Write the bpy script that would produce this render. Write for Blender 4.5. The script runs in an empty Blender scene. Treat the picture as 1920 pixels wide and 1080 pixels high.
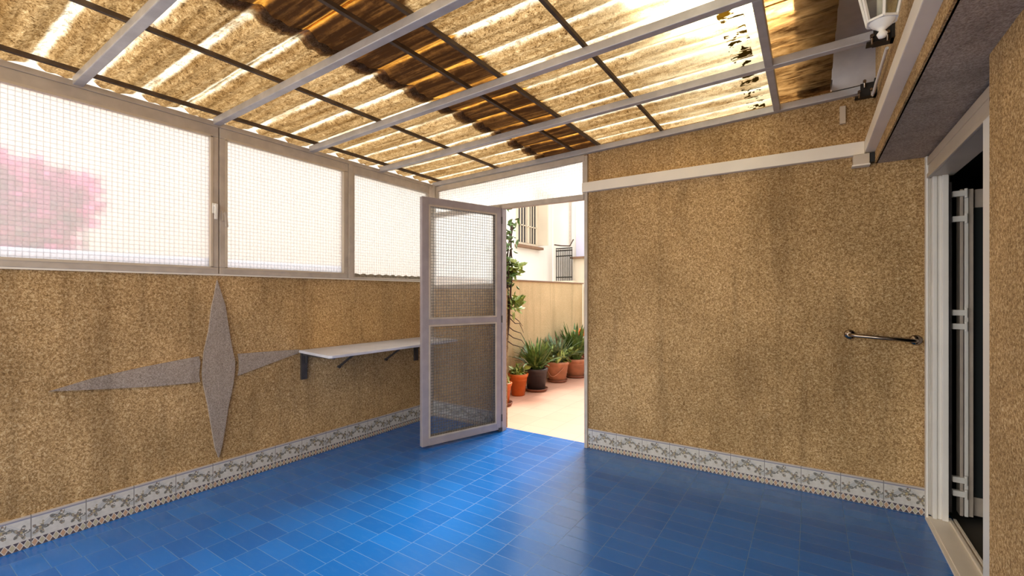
import bpy, bmesh, math, random
from mathutils import Vector, Matrix
random.seed(7)
S = 1.23                      # every length below is in camera heights; S turns it into metres
C = bpy.context.scene.collection
PI = math.pi

# ------------------------------------------------------------------ materials
class NT:
    def __init__(s, name):
        s.m = bpy.data.materials.new(name); s.m.use_nodes = True
        s.t = s.m.node_tree; s.t.nodes.clear(); s.out = s.n('ShaderNodeOutputMaterial')
    def n(s, typ, **kw):
        nd = s.t.nodes.new(typ)
        for k, v in kw.items(): setattr(nd, k, v)
        return nd
    def put(s, sock, v):
        if isinstance(v, bpy.types.NodeSocket): s.t.links.new(v, sock)
        elif isinstance(v, (tuple, list)) and len(v) == 3 and sock.type == 'RGBA': sock.default_value = (*v, 1)
        else: sock.default_value = v
    def math(s, op, a, b=0.0, c=0.0, clamp=False):
        nd = s.n('ShaderNodeMath', operation=op, use_clamp=clamp)
        s.put(nd.inputs[0], a); s.put(nd.inputs[1], b); s.put(nd.inputs[2], c); return nd.outputs[0]
    def mix(s, f, a, b, bt='MIX'):
        nd = s.n('ShaderNodeMix', data_type='RGBA', blend_type=bt)
        s.put(nd.inputs[0], f); s.put(nd.inputs[6], a); s.put(nd.inputs[7], b); return nd.outputs[2]
    def ramp(s, f, stops, interp='LINEAR'):
        nd = s.n('ShaderNodeValToRGB'); cr = nd.color_ramp; cr.interpolation = interp
        while len(cr.elements) < len(stops): cr.elements.new(0.5)
        for e, (p, c) in zip(cr.elements, stops):
            e.position = p; e.color = (*c, 1) if len(c) == 3 else c
        s.put(nd.inputs[0], f); return nd.outputs[0]
    def coords(s):
        return s.n('ShaderNodeNewGeometry').outputs['Position']
    def obj(s):
        return s.n('ShaderNodeTexCoord').outputs['Object']
    def xyz(s, v):
        nd = s.n('ShaderNodeSeparateXYZ'); s.put(nd.inputs[0], v); return nd.outputs
    def vec(s, x, y, z):
        nd = s.n('ShaderNodeCombineXYZ')
        for i, q in enumerate((x, y, z)): s.put(nd.inputs[i], q)
        return nd.outputs[0]
    def mul(s, v, k):
        nd = s.n('ShaderNodeVectorMath', operation='MULTIPLY'); s.put(nd.inputs[0], v); nd.inputs[1].default_value = k; return nd.outputs[0]
    def noise(s, v, scale, detail=2, rough=.5, dist=0):
        nd = s.n('ShaderNodeTexNoise'); s.put(nd.inputs['Vector'], v)
        nd.inputs['Scale'].default_value = scale; nd.inputs['Detail'].default_value = detail
        nd.inputs['Roughness'].default_value = rough; nd.inputs['Distortion'].default_value = dist
        return nd.outputs[0]
    def voro(s, v, scale, out=0, feat='F1'):
        nd = s.n('ShaderNodeTexVoronoi', feature=feat); s.put(nd.inputs['Vector'], v)
        nd.inputs['Scale'].default_value = scale; return nd.outputs[out]
    def bump(s, h, dist, strength=1.0):
        nd = s.n('ShaderNodeBump'); s.put(nd.inputs['Height'], h)
        nd.inputs['Distance'].default_value = dist; nd.inputs['Strength'].default_value = strength
        return nd.outputs[0]
    def bsdf(s, color, rough=.6, metal=0, normal=None, spec=.5, **kw):
        b = s.n('ShaderNodeBsdfPrincipled')
        s.put(b.inputs['Base Color'], color); s.put(b.inputs['Roughness'], rough)
        s.put(b.inputs['Metallic'], metal); s.put(b.inputs['Specular IOR Level'], spec)
        if normal is not None: s.put(b.inputs['Normal'], normal)
        for k, v in kw.items(): s.put(b.inputs[k.replace('_', ' ')], v)
        return b.outputs[0]
    def done(s, sh):
        s.t.links.new(sh, s.out.inputs[0]); return s.m

def lin(r, g, b):
    f = lambda c: (c/255/12.92) if c/255 <= .04045 else ((c/255+.055)/1.055)**2.4
    return (f(r), f(g), f(b))

def plain(name, col, rough=.6, metal=0, var=.12, scale=14, spec=.5):
    t = NT(name); n = t.noise(t.obj(), scale, 3)
    c2 = tuple(max(0, x*(1-var*2.2)) for x in col)
    f = t.ramp(n, [(.35, (0, 0, 0)), (.7, (1, 1, 1))])
    return t.done(t.bsdf(t.mix(f, c2, col), rough, metal, spec=spec))

def cork(name, dark, mid, light, stain=.35, scale=1.0):
    """gritty flaked plaster"""
    t = NT(name); p = t.coords()
    n1 = t.noise(p, 95*scale, 3, .65, .8)
    n2 = t.noise(p, 210*scale, 2, .6)
    v = t.math('ADD', t.math('MULTIPLY', n1, .68), t.math('MULTIPLY', n2, .32))
    c = t.ramp(v, [(.34, dark), (.47, tuple((a+b)/2 for a, b in zip(dark, mid))), (.52, mid), (.66, light)])
    big = t.noise(p, 1.6, 4, .6)
    st = t.ramp(big, [(.38, (1-stain, 1-stain*1.02, 1-stain*1.08)), (.62, (1, 1, 1))])
    c = t.mix(1.0, c, st, 'MULTIPLY')
    drip = t.noise(t.mul(p, (5, 5, .5)), 1.6, 4, .6)
    z = t.xyz(p)[2]
    c = t.mix(t.math('MULTIPLY', t.ramp(drip, [(.5, (0, 0, 0)), (.68, (1, 1, 1))]), .32), c, tuple(a*.45 for a in dark))
    # grime that gathered on the lowest strip of the plaster
    return t.done(t.bsdf(c, .9, 0, t.bump(v, .006, .8), spec=.2))

def floor_mat():
    t = NT('blue_floor_tile'); p = t.coords(); x, y, z = t.xyz(p)
    br = t.n('ShaderNodeTexBrick', offset=.35, offset_frequency=2, squash=1)
    t.put(br.inputs['Vector'], t.vec(t.math('ADD', y, t.math('MULTIPLY', t.math('FLOOR', t.math('MULTIPLY', t.math('SUBTRACT', x, .155-10), 5)), .027)), t.math('SUBTRACT', x, .155-10), 0))
    br.inputs['Color1'].default_value = (*lin(30, 110, 194), 1); br.inputs['Color2'].default_value = (*lin(25, 98, 178), 1)
    br.inputs['Mortar'].default_value = (*lin(88, 128, 178), 1)
    br.inputs['Scale'].default_value = 1; br.inputs['Mortar Size'].default_value = .0016
    br.inputs['Mortar Smooth'].default_value = .3; br.inputs['Bias'].default_value = 0
    br.inputs['Brick Width'].default_value = .1; br.inputs['Row Height'].default_value = .2
    wear = t.noise(t.mul(p, (3, 9, 1)), 4, 5, .65)
    c = t.mix(t.ramp(wear, [(.5, (0, 0, 0)), (.8, (.28, .28, .28))]), br.outputs[0], lin(80, 130, 190))
    h = t.math('ADD', t.math('MULTIPLY', br.outputs['Fac'], -.6), t.math('MULTIPLY', t.noise(p, 7, 2), .5))
    r = t.math('ADD', t.math('MULTIPLY', t.noise(p, 3, 4), .16), .10)
    r = t.math('ADD', r, t.math('MULTIPLY', br.outputs['Fac'], .3))
    return t.done(t.bsdf(c, r, 0, t.bump(h, .0016, .6), spec=.5))

def terracotta_floor():
    t = NT('terracotta_paving'); p = t.coords()
    br = t.n('ShaderNodeTexBrick', offset=0)
    t.put(br.inputs['Vector'], t.vec(t.xyz(p)[0], t.xyz(p)[1], 0))
    br.inputs['Color1'].default_value = (*lin(226, 172, 144), 1); br.inputs['Color2'].default_value = (*lin(218, 160, 132), 1)
    br.inputs['Mortar'].default_value = (*lin(196, 142, 118), 1)
    br.inputs['Scale'].default_value = 1; br.inputs['Mortar Size'].default_value = .004
    br.inputs['Brick Width'].default_value = .28; br.inputs['Row Height'].default_value = .28
    c = t.mix(t.math('MULTIPLY', t.noise(p, 3, 4), .35), br.outputs[0], lin(236, 196, 172))
    return t.done(t.bsdf(c, .55, 0))

def tile_mat(name, axis):
    """decorated skirting tile: cap line, festoon with flower clusters, lozenge band"""
    t = NT(name); p = t.coords(); c3 = t.xyz(p)
    u = t.math('FRACT', t.math('DIVIDE', t.math('ADD', c3[axis], 20.0+(.05 if axis == 0 else .065)), .2))
    v = t.math('DIVIDE', c3[2], .157)
    col = t.mix(t.noise(t.vec(u, v, 0), 9, 3), (.46, .43, .38), (.70, .66, .60))
    # festoon
    cs = t.math('COSINE', t.math('MULTIPLY', u, 2*PI))
    fy = t.math('ADD', .60, t.math('MULTIPLY', cs, -.20))
    d = t.math('ABSOLUTE', t.math('SUBTRACT', v, fy))
    col = t.mix(t.math('LESS_THAN', d, .075), col, (.44, .43, .41))
    d2 = t.math('ABSOLUTE', t.math('SUBTRACT', v, t.math('ADD', fy, .12)))
    col = t.mix(t.math('LESS_THAN', d2, .02), col, (.50, .49, .47))
    def blob(cu, cv, ru, rv):
        a = t.math('DIVIDE', t.math('SUBTRACT', u, cu), ru); b = t.math('DIVIDE', t.math('SUBTRACT', v, cv), rv)
        r = t.math('SQRT', t.math('ADD', t.math('MULTIPLY', a, a), t.math('MULTIPLY', b, b)))
        ang = t.math('ARCTAN2', b, a)
        pet = t.math('ADD', .78, t.math('MULTIPLY', t.math('COSINE', t.math('MULTIPLY', ang, 5)), .3))
        return t.math('LESS_THAN', r, pet), r
    for cu, cv, ru, rv in ((.5, .68, .20, .24), (.16, .53, .15, .21), (.84, .53, .15, .21)):
        m, r = blob(cu, cv, ru, rv)
        cell = t.voro(t.vec(u, v, 0), 26, 1)
        pc = t.ramp(t.xyz(cell)[0], [(0, (.20, .19, .17)), (.25, (.36, .31, .22)), (.42, (.16, .15, .13)), (.58, (.60, .56, .49)), (.85, (.27, .20, .15))], 'CONSTANT')
        col = t.mix(m, col, pc)
        col = t.mix(t.math('LESS_THAN', r, .16), col, (.42, .34, .18))
    # lozenge band
    k = t.math('MULTIPLY', u, 8)
    a = t.math('ABSOLUTE', t.math('SUBTRACT', t.math('FRACT', k), .5))
    b = t.math('ABSOLUTE', t.math('SUBTRACT', t.math('DIVIDE', v, .27), .5))
    s_ = t.math('ADD', a, b)
    alt = t.math('GREATER_THAN', t.math('FRACT', t.math('MULTIPLY', k, .5)), .5)
    fill = t.mix(alt, (.50, .31, .19), (.46, .40, .27))
    band = t.mix(t.math('LESS_THAN', s_, .56), (.09, .07, .08), (.62, .57, .50))
    band = t.mix(t.math('LESS_THAN', s_, .41), band, fill)
    band = t.mix(t.math('GREATER_THAN', b, .47), band, (.55, .50, .44))
    col = t.mix(t.math('LESS_THAN', v, .27), col, band)
    # cap
    col = t.mix(t.math('GREATER_THAN', v, .90), col, (.26, .25, .30))
    col = t.mix(t.math('GREATER_THAN', v, .945), col, (.50, .43, .37))
    # joints
    j = t.math('GREATER_THAN', t.math('ABSOLUTE', t.math('SUBTRACT', u, .5)), .49)
    col = t.mix(j, col, (.22, .20, .18))
    return t.done(t.bsdf(col, .22, 0))

def glass_mat(name, tint=(.98, .99, 1), milk=.30, pitch=.02, horiz=(0, 1), groove=.45, dirt_shade=.35, soft=.10):
    """pressed glass: pillow squares, slightly milky"""
    t = NT(name); p = t.obj(); c = t.xyz(p)
    h = None
    a1 = c[horiz[0]] if len(horiz) == 2 else c[0]
    ax = t.math('ADD', c[0], c[1]) if horiz == 'sum' else c[horiz[0]]
    for q in (ax, c[2]):
        fr = t.math('SUBTRACT', t.math('MULTIPLY', t.math('FRACT', t.math('DIVIDE', t.math('ADD', q, 10), pitch)), 2), 1)
        e = t.math('MULTIPLY', t.math('MULTIPLY', fr, fr), -1)
        h = e if h is None else t.math('ADD', h, e)
    gr = None
    for q in (ax, c[2]):
        fr = t.math('ABSOLUTE', t.math('SUBTRACT', t.math('FRACT', t.math('DIVIDE', t.math('ADD', q, 10), pitch)), .5))
        e = t.math('GREATER_THAN', fr, .42)
        gr = e if gr is None else t.math('MAXIMUM', gr, e)
    nrm = t.bump(h, .0032, 1.0)
    g = t.n('ShaderNodeBsdfRefraction'); g.inputs['IOR'].default_value = 1.35; g.inputs['Roughness'].default_value = soft
    t.put(g.inputs['Color'], t.mix(gr, tint, tuple(x*groove for x in tint))); t.put(g.inputs['Normal'], nrm)
    gl = t.n('ShaderNodeBsdfGlossy'); gl.inputs['Roughness'].default_value = .08; t.put(gl.inputs['Normal'], nrm)
    fz = t.n('ShaderNodeFresnel'); fz.inputs['IOR'].default_value = 1.4
    m1 = t.n('ShaderNodeMixShader'); t.put(m1.inputs[0], fz.outputs[0]); t.put(m1.inputs[1], g.outputs[0]); t.put(m1.inputs[2], gl.outputs[0])
    tr = t.n('ShaderNodeBsdfTranslucent'); tr.inputs['Color'].default_value = (.96, .98, 1.0, 1)
    m2 = t.n('ShaderNodeMixShader'); m2.inputs[0].default_value = milk
    t.put(m2.inputs[1], m1.outputs[0]); t.put(m2.inputs[2], tr.outputs[0])
    fr_ = t.bsdf((.36, .36, .37), .3, 0)
    m3 = t.n('ShaderNodeMixShader'); t.put(m3.inputs[0], t.math('MULTIPLY', gr, dirt_shade)); t.put(m3.inputs[1], m2.outputs[0]); t.put(m3.inputs[2], fr_)  # grey painted along the grooves stands in for dark refraction lines
    return t.done(m3.outputs[0])

RP, RPH = .175*S, 1.50*S            # pitch of the sheet ridges and where one of them runs
def sheet_mat(name, seed=0.0):
    t = NT(name); p = t.coords(); x, y, z = t.xyz(p)
    fr = t.math('ABSOLUTE', t.math('SUBTRACT', t.math('FRACT', t.math('DIVIDE', t.math('ADD', y, 40*RP-RPH), RP)), .5))  # .5 on a ridge
    wob = t.math('MULTIPLY', t.math('SUBTRACT', t.noise(t.mul(p, (2.5, 1, 1)), 3, 3), .5), .10)
    ridge = t.ramp(t.math('ADD', fr, wob), [(.36, (0, 0, 0)), (.43, (1, 1, 1))])
    dirt_shade = t.noise(t.mul(p, (1.0, 1.5, 1)), 30, 6, .85, .8)
    grit = t.noise(p, 160, 2, .7)
    streak = t.noise(t.mul(p, (.5, 9, 1)), 3, 4, .6)
    flat = t.ramp(t.math('ADD', t.math('MULTIPLY', dirt_shade, .6), t.math('MULTIPLY', grit, .4)),
                  [(.38, (.12, .075, .035)), (.45, (.42, .32, .195)), (.54, (.60, .485, .325)), (.66, (.86, .78, .62))])
    flat = t.mix(1.0, flat, t.ramp(streak, [(.3, (.66, .60, .50)), (.62, (1, 1, 1))]), 'MULTIPLY')
    rv = t.ramp(t.noise(t.mul(p, (1.2, 5, 1)), 2.5, 4, .6), [(.32, (.3, .3, .3)), (.52, (.95, .95, .95))])
    rv = t.math('MULTIPLY', rv, t.ramp(dirt_shade, [(.38, (.35, .35, .35)), (.52, (1, 1, 1))]))
    c = t.mix(t.math('MULTIPLY', ridge, rv), flat, (.98, .95, .86))
    # sun glow near the house painted into the sheet colour, paler and clearer
    glow_x = t.math('MULTIPLY', t.ramp(t.math('MULTIPLY', t.math('ADD', x, 3), .33), [(.70, (0, 0, 0)), (.88, (1, 1, 1))]), t.ramp(t.noise(t.mul(p, (.8, 5, 1)), 2, 4, .6), [(.34, (.1, .1, .1)), (.62, (1, 1, 1))]))
    c = t.mix(t.math('MULTIPLY', glow_x, .95), c, (1, .95, .78))
    # moss brown run where two sheets lap (a stain with wavering edges)
    n = t.math('MULTIPLY', t.math('SUBTRACT', t.noise(t.mul(p, (.5, 6, 1)), 3, 4, .6), .5), .16)
    xs = t.math('ADD', x, n)
    lap = t.math('MULTIPLY', t.math('GREATER_THAN', x, -1.97), t.ramp(t.math('MULTIPLY', t.math('ADD', xs, 3), .5), [(.785, (1, 1, 1)), (.80, (0, 0, 0))]))
    brown = t.ramp(t.math('ADD', t.math('SUBTRACT', t.math('MULTIPLY', ridge, .26), .05), t.math('ADD', t.math('MULTIPLY', t.noise(t.mul(p, (.8, 11, 1)), 3.5, 5, .65), .7), t.math('MULTIPLY', dirt_shade, .3))), [(.42, (.13, .080, .045)), (.53, (.25, .16, .08)), (.66, (.48, .30, .11)), (.80, (.85, .62, .25))])
    c = t.mix(lap, c, brown) if name == 'corrugated_dirty' else c
    # rows of moss clumps near the building, then darker streaky brown up to the sheet end
    mo = t.math('MULTIPLY', t.math('GREATER_THAN', t.noise(t.mul(p, (7, 16, 1)), 2.6, 3), .54), t.math('LESS_THAN', t.math('ABSOLUTE', t.math('ADD', x, .30)), .05))
    c = t.mix(mo, c, (.10, .07, .02))
    brown_end = t.math('GREATER_THAN', x, -.175)
    ob = t.ramp(t.noise(t.mul(p, (2, 9, 1)), 5, 5, .7), [(.35, (.22, .14, .07)), (.5, (.50, .36, .2)), (.75, (.70, .54, .34))])
    c = t.mix(brown_end, c, ob)
    tr = t.n('ShaderNodeBsdfTranslucent'); t.put(tr.inputs[0], c)
    rf = t.n('ShaderNodeBsdfRefraction'); t.put(rf.inputs[0], c); rf.inputs['Roughness'].default_value = .5; rf.inputs['IOR'].default_value = 1.02
    t.put(rf.inputs['Normal'], t.bump(dirt_shade, .004, .5))
    m = t.n('ShaderNodeMixShader'); t.put(m.inputs[0], t.math('ADD', .35, t.math('MULTIPLY', glow_x, .50)))  # more forward scatter inside the painted glow
    t.put(m.inputs[1], tr.outputs[0]); t.put(m.inputs[2], rf.outputs[0])
    df = t.bsdf(c, .4, 0)
    m2 = t.n('ShaderNodeMixShader'); m2.inputs[0].default_value = .10
    t.put(m2.inputs[1], m.outputs[0]); t.put(m2.inputs[2], df)
    return t.done(m2.outputs[0])

M = {}
M['wall'] = cork('gritty_plaster', lin(132, 100, 62), lin(204, 166, 114), lin(238, 212, 168), .26)
M['wall_near'] = M['wall']
M['soffit'] = cork('grey_soffit_plaster', lin(140, 124, 110), lin(184, 168, 152), lin(204, 190, 174), .15, 1.2)
t_ = NT('frosted_strip'); a_ = t_.n('ShaderNodeBsdfTranslucent'); a_.inputs[0].default_value = (.86, .88, .94, 1); M['frost'] = t_.done(a_.outputs[0])
M['slab'] = plain('grey_slab_paint', lin(176, 168, 166), .8, 0, .05)
M['relief'] = cork('grey_mortar', lin(130, 116, 104), lin(176, 160, 146), lin(196, 182, 170), .1, 1.6)
M['floor'] = floor_mat()
M['terra_floor'] = terracotta_floor()
M['tile_x'] = tile_mat('skirting_tile_back', 0); M['tile_y'] = tile_mat('skirting_tile_left', 1)
M['glass_y'] = glass_mat('pressed_glass_side', horiz=(1, 0), milk=.30, pitch=.024, groove=.74, dirt_shade=.10, soft=.18)
M['glass_x'] = glass_mat('pressed_glass_front', horiz=(0, 1), milk=.2, pitch=.024, groove=.85, dirt_shade=.08, soft=.15)
M['glass_leaf'] = glass_mat('pressed_glass_leaf', horiz=(0, 1), milk=.10, pitch=.024, groove=.55, dirt_shade=.15, soft=.10)
M['alu'] = plain('grey_painted_metal', lin(198, 184, 168), .45, .08, .08)
M['alu_leaf'] = plain('lilac_grey_metal', lin(168, 158, 160), .4, .1, .06)
M['rafter'] = plain('galvanised_box_tube', lin(190, 186, 186), .38, .2, .08)
M['purlin'] = plain('rusty_brown_batten', lin(98, 78, 58), .7, .1, .2)
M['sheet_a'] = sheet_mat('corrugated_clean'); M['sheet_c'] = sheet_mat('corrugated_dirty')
M['cream'] = plain('cream_trunking', lin(240, 230, 214), .4, 0, .03, 5)
M['white'] = plain('white_lacquered_metal', lin(240, 236, 228), .35, 0, .03, 5)
M['beige_metal'] = plain('beige_metal', lin(206, 190, 168), .4, 0, .05, 5)
M['board'] = plain('grey_white_board', lin(206, 206, 214), .5, 0, .06, 6)
M['bracket'] = plain('dark_grey_iron', lin(88, 84, 84), .5, .5, .15)
M['chrome'] = plain('tarnished_chrome', lin(170, 155, 140), .16, 1, .15, 30)
M['dark_iron'] = plain('dark_iron', lin(48, 42, 36), .55, .5, .2)
M['black'] = plain('black_rubber', lin(16, 15, 15), .5)
M['sealant'] = plain('dirty_sealant', lin(150, 138, 118), .8, 0, .25, 40)
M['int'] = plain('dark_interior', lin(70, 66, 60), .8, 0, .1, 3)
M['ext_white'] = plain('white_render', lin(238, 231, 222), .9, 0, .02, 2)
M['ext_cream'] = plain('cream_render', lin(218, 202, 178), .9, 0, .04, 2)
M['ext_yellow'] = cork('ochre_render', lin(204, 176, 132), lin(218, 192, 148), lin(226, 202, 160), .12, .8)
M['coping'] = plain('brown_coping', lin(140, 106, 80), .7, 0, .1)
M['lavender'] = plain('lavender_shutter', lin(204, 200, 216), .8, 0, .03, 2)
M['win_dark'] = plain('dark_window_glass', lin(62, 60, 62), .15)
M['terra'] = plain('terracotta', lin(196, 112, 72), .7, 0, .16, 12)
M['terra_light'] = plain('pale_terracotta', lin(212, 146, 110), .7, 0, .14, 10)
M['orange'] = plain('bright_orange_clay', lin(214, 108, 38), .45, 0, .12, 10)
M['plastic'] = plain('black_plastic', lin(62, 54, 56), .4, 0, .08)
M['saucer'] = plain('brown_saucer', lin(140, 84, 60), .6, 0, .15)
M['soil'] = plain('soil', lin(60, 42, 30), .95, 0, .3, 60)
M['leaf'] = plain('strap_leaf_green', lin(112, 144, 72), .5, 0, .30, 25)
M['leaf_light'] = plain('young_leaf_green', lin(176, 194, 104), .5, 0, .25, 20)
M['leaf_grey'] = plain('grey_green_leaf', lin(138, 160, 116), .5, 0, .3, 20)
M['stem'] = plain('stem_brown', lin(84, 62, 50), .8, 0, .2)
M['flower'] = plain('orange_petal', lin(240, 140, 60), .6, 0, .1)
M['magenta'] = plain('magenta_petal', lin(226, 66, 158), .6, 0, .15, 10)
t_ = NT('clear_glass'); M['clear'] = t_.done(t_.bsdf((.9, .95, .93), .03, 0, Transmission_Weight=1.0, IOR=1.45))
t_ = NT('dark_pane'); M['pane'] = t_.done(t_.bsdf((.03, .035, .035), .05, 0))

# ------------------------------------------------------------------ mesh helpers
class MB:
    def __init__(s): s.v = []; s.f = []; s.sm = []
    def add(s, vs, fs, smooth=False):
        o = len(s.v); s.v += [tuple(q) for q in vs]; s.f += [tuple(i+o for i in f) for f in fs]; s.sm += [smooth]*len(fs); return s
    def box(s, x0, x1, y0, y1, z0, z1):
        x0, x1 = sorted((x0, x1)); y0, y1 = sorted((y0, y1)); z0, z1 = sorted((z0, z1))
        return s.add([(x0, y0, z0), (x1, y0, z0), (x1, y1, z0), (x0, y1, z0), (x0, y0, z1), (x1, y0, z1), (x1, y1, z1), (x0, y1, z1)],
                     [(0, 3, 2, 1), (4, 5, 6, 7), (0, 1, 5, 4), (1, 2, 6, 5), (2, 3, 7, 6), (3, 0, 4, 7)])
    def bar(s, p, q, w, h, up=(0, 0, 1)):
        p, q = Vector(p), Vector(q); d = (q-p).normalized(); a = d.cross(Vector(up)).normalized(); b = a.cross(d)
        vs = [e+a*sx*w/2+b*sz*h/2 for e in (p, q) for sx, sz in ((-1, -1), (1, -1), (1, 1), (-1, 1))]
        return s.add(vs, [(0, 1, 2, 3), (7, 6, 5, 4), (0, 4, 5, 1), (1, 5, 6, 2), (2, 6, 7, 3), (3, 7, 4, 0)])
    def tube(s, pts, r, n=10, caps=True):
        pts = [Vector(p) for p in pts]; rs = r if isinstance(r, (list, tuple)) else [r]*len(pts)
        rings = []
        prev = None
        for i, p in enumerate(pts):
            d = (pts[min(i+1, len(pts)-1)]-pts[max(i-1, 0)]).normalized()
            ref = prev if prev is not None else (Vector((0, 0, 1)) if abs(d.z) < .9 else Vector((1, 0, 0)))
            a = (ref-d*ref.dot(d)).normalized(); b = d.cross(a); prev = a
            rings.append([p+a*math.cos(2*PI*k/n)*rs[i]+b*math.sin(2*PI*k/n)*rs[i] for k in range(n)])
        vs = [v for r_ in rings for v in r_]; fs = []
        for i in range(len(pts)-1):
            for k in range(n): fs.append((i*n+k, i*n+(k+1) % n, (i+1)*n+(k+1) % n, (i+1)*n+k))
        s.add(vs, fs, True)
        if caps: s.add(rings[0], [tuple(range(n))[::-1]]); s.add(rings[-1], [tuple(range(n))])
        return s
    def lathe(s, prof, c=(0, 0, 0), n=28, sq=False):
        vs = []; fs = []; m = len(prof)
        for k in range(n):
            a = 2*PI*k/n
            for r, z in prof: vs.append((c[0]+r*math.cos(a), c[1]+r*math.sin(a), c[2]+z))
        for k in range(n):
            k2 = (k+1) % n
            for i in range(m-1): fs.append((k*m+i, k2*m+i, k2*m+i+1, k*m+i+1))
        return s.add(vs, fs, not sq)
    def prism(s, poly, axis, a, b):
        """poly in the two other axes, extruded along axis from a to b"""
        n = len(poly)
        def P(u, v, w): return (w, u, v) if axis == 0 else ((u, w, v) if axis == 1 else (u, v, w))
        vs = [P(u, v, a) for u, v in poly]+[P(u, v, b) for u, v in poly]
        return s.add(vs, [tuple(range(n))[::-1], tuple(range(n, 2*n))]+[(i, (i+1) % n, n+(i+1) % n, n+i) for i in range(n)])
    def build(s, name, mat, parent=None, org=(0, 0, 0), bevel=0, solid=0):
        """org: where the object's origin sits (camera heights); a child takes its parent's"""
        if parent is not None: org = parent['_org'] if '_org' in parent else (0, 0, 0)
        me = bpy.data.meshes.new(name)
        me.from_pydata([((x-org[0])*S, (y-org[1])*S, (z-org[2])*S) for x, y, z in s.v], [], s.f)
        me.polygons.foreach_set('use_smooth', s.sm)
        bm = bmesh.new(); bm.from_mesh(me); bmesh.ops.recalc_face_normals(bm, faces=bm.faces); bm.to_mesh(me); bm.free()
        me.materials.append(mat)
        o = bpy.data.objects.new(name, me); C.objects.link(o)
        if parent is not None: o.parent = parent
        else: o.location = Vector(org)*S
        o['_org'] = list(org)
        if bevel:
            b = o.modifiers.new('Bevel', 'BEVEL'); b.width = bevel; b.segments = 2; b.limit_method = 'ANGLE'; b.angle_limit = .7
            b.harden_normals = False
        if solid:
            b = o.modifiers.new('Solidify', 'SOLIDIFY'); b.thickness = solid; b.offset = 0
        return o

def tag(o, label=None, cat=None, group=None, kind=None):
    if label: o['label'] = label
    if cat: o['category'] = cat
    if group: o['group'] = group
    if kind: o['kind'] = kind
    return o
def empty(name, org, label=None, cat=None, group=None, kind=None):
    o = bpy.data.objects.new(name, None); C.objects.link(o); o.empty_display_size = .05
    o.location = Vector(org)*S; o['_org'] = list(org)
    return tag(o, label, cat, group, kind)
def local_empty(name, org, rz, label, cat, group=None, kind=None):
    """children are modelled in its own local frame"""
    o = empty(name, org, label, cat, group, kind); o.rotation_euler.z = rz; o['_org'] = [0, 0, 0]; return o

XL, YB = -2.57, 2.722        # left wall face, back wall face
YR = -.70                   # rear of the room behind the camera
def zr(x): return 1.872+.030*(x+2.57)      # underside of the rafters

# ------------------------------------------------------------------ room shell
def ST(mb, name, mat, label, cat='wall', **k): return tag(mb.build(name, mat, **k), label, cat, kind='structure')
ST(MB().box(-2.70, .525, YR-.1, 2.80, -.08, 0), 'floor', M['floor'], 'glossy blue tiled floor of the covered patio', 'floor')
ST(MB().box(XL-.14, XL-.008, -.05, YB+.02, 0, 1.10), 'wall_left', M['wall'], 'low gritty tan plaster wall under the long row of windows')
ST(MB().prism([(-1.209, 0), (.43, 0), (.43, 1.63), (.256, 1.63), (.256, zr(.256)+.05), (-1.209, zr(-1.209)+.05)], 1, YB+.006, YB+.14), 'wall_back', M['wall'], 'gritty tan plaster wall between the open glass door and the sliding door')
ST(MB().box(.384, .62, YR, 1.648, 0, 1.622), 'wall_right', M['wall'], 'gritty tan plaster wall nearest the camera on the right')
# upper house wall: its face is flush with the soffit's front edge; the soffit is its underside
up = MB().box(.256, .43, YR, YB+.14, 1.63, 2.20)
ST(MB().prism([(.09, 1.995), (.256, 2.006), (.256, 2.20), (-.06, 2.20), (-.06, 2.06), (.09, 2.06)], 1, YB+.006, YB+.14), 'wall_infill', M['slab'], 'smooth grey infill above the back wall near the corner')
ST(up, 'wall_upper', M['wall'], 'tan plaster wall band above the soffit that carries the cream trunking')
ST(MB().box(.257, .62, YR, YB, 1.618, 1.63), 'ceiling_soffit', M['soffit'], 'grey rough soffit over the sliding door', 'ceiling')
ST(MB().box(.251, .262, YR, YB, 1.618, 1.668), 'trim_1', M['wall'], 'pale plaster edge strip along the soffit', 'trim')
ST(MB().box(-.06, 1.6, YR, 3.3, 2.20, 2.32), 'ceiling_slab', M['slab'], 'grey underside of the balcony slab above the roof edge', 'ceiling')
# skirting
ST(MB().box(XL-.01, XL, -.05, YB, 0, .1276), 'baseboard_left', M['tile_y'], 'decorated tile skirting with flower festoons along the left wall', 'baseboard', bevel=.002)
ST(MB().box(-1.212, .43, YB-.002, YB+.008, 0, .1276), 'baseboard_back', M['tile_x'], 'decorated tile skirting with flower festoons along the back wall', 'baseboard', bevel=.002)
# sill strip under the windows
ST(MB().box(XL-.03, XL+.004, -.05, YB-.04, 1.098, 1.106), 'trim_2', M['cream'], 'thin cream line under the window frames', 'trim')

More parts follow.
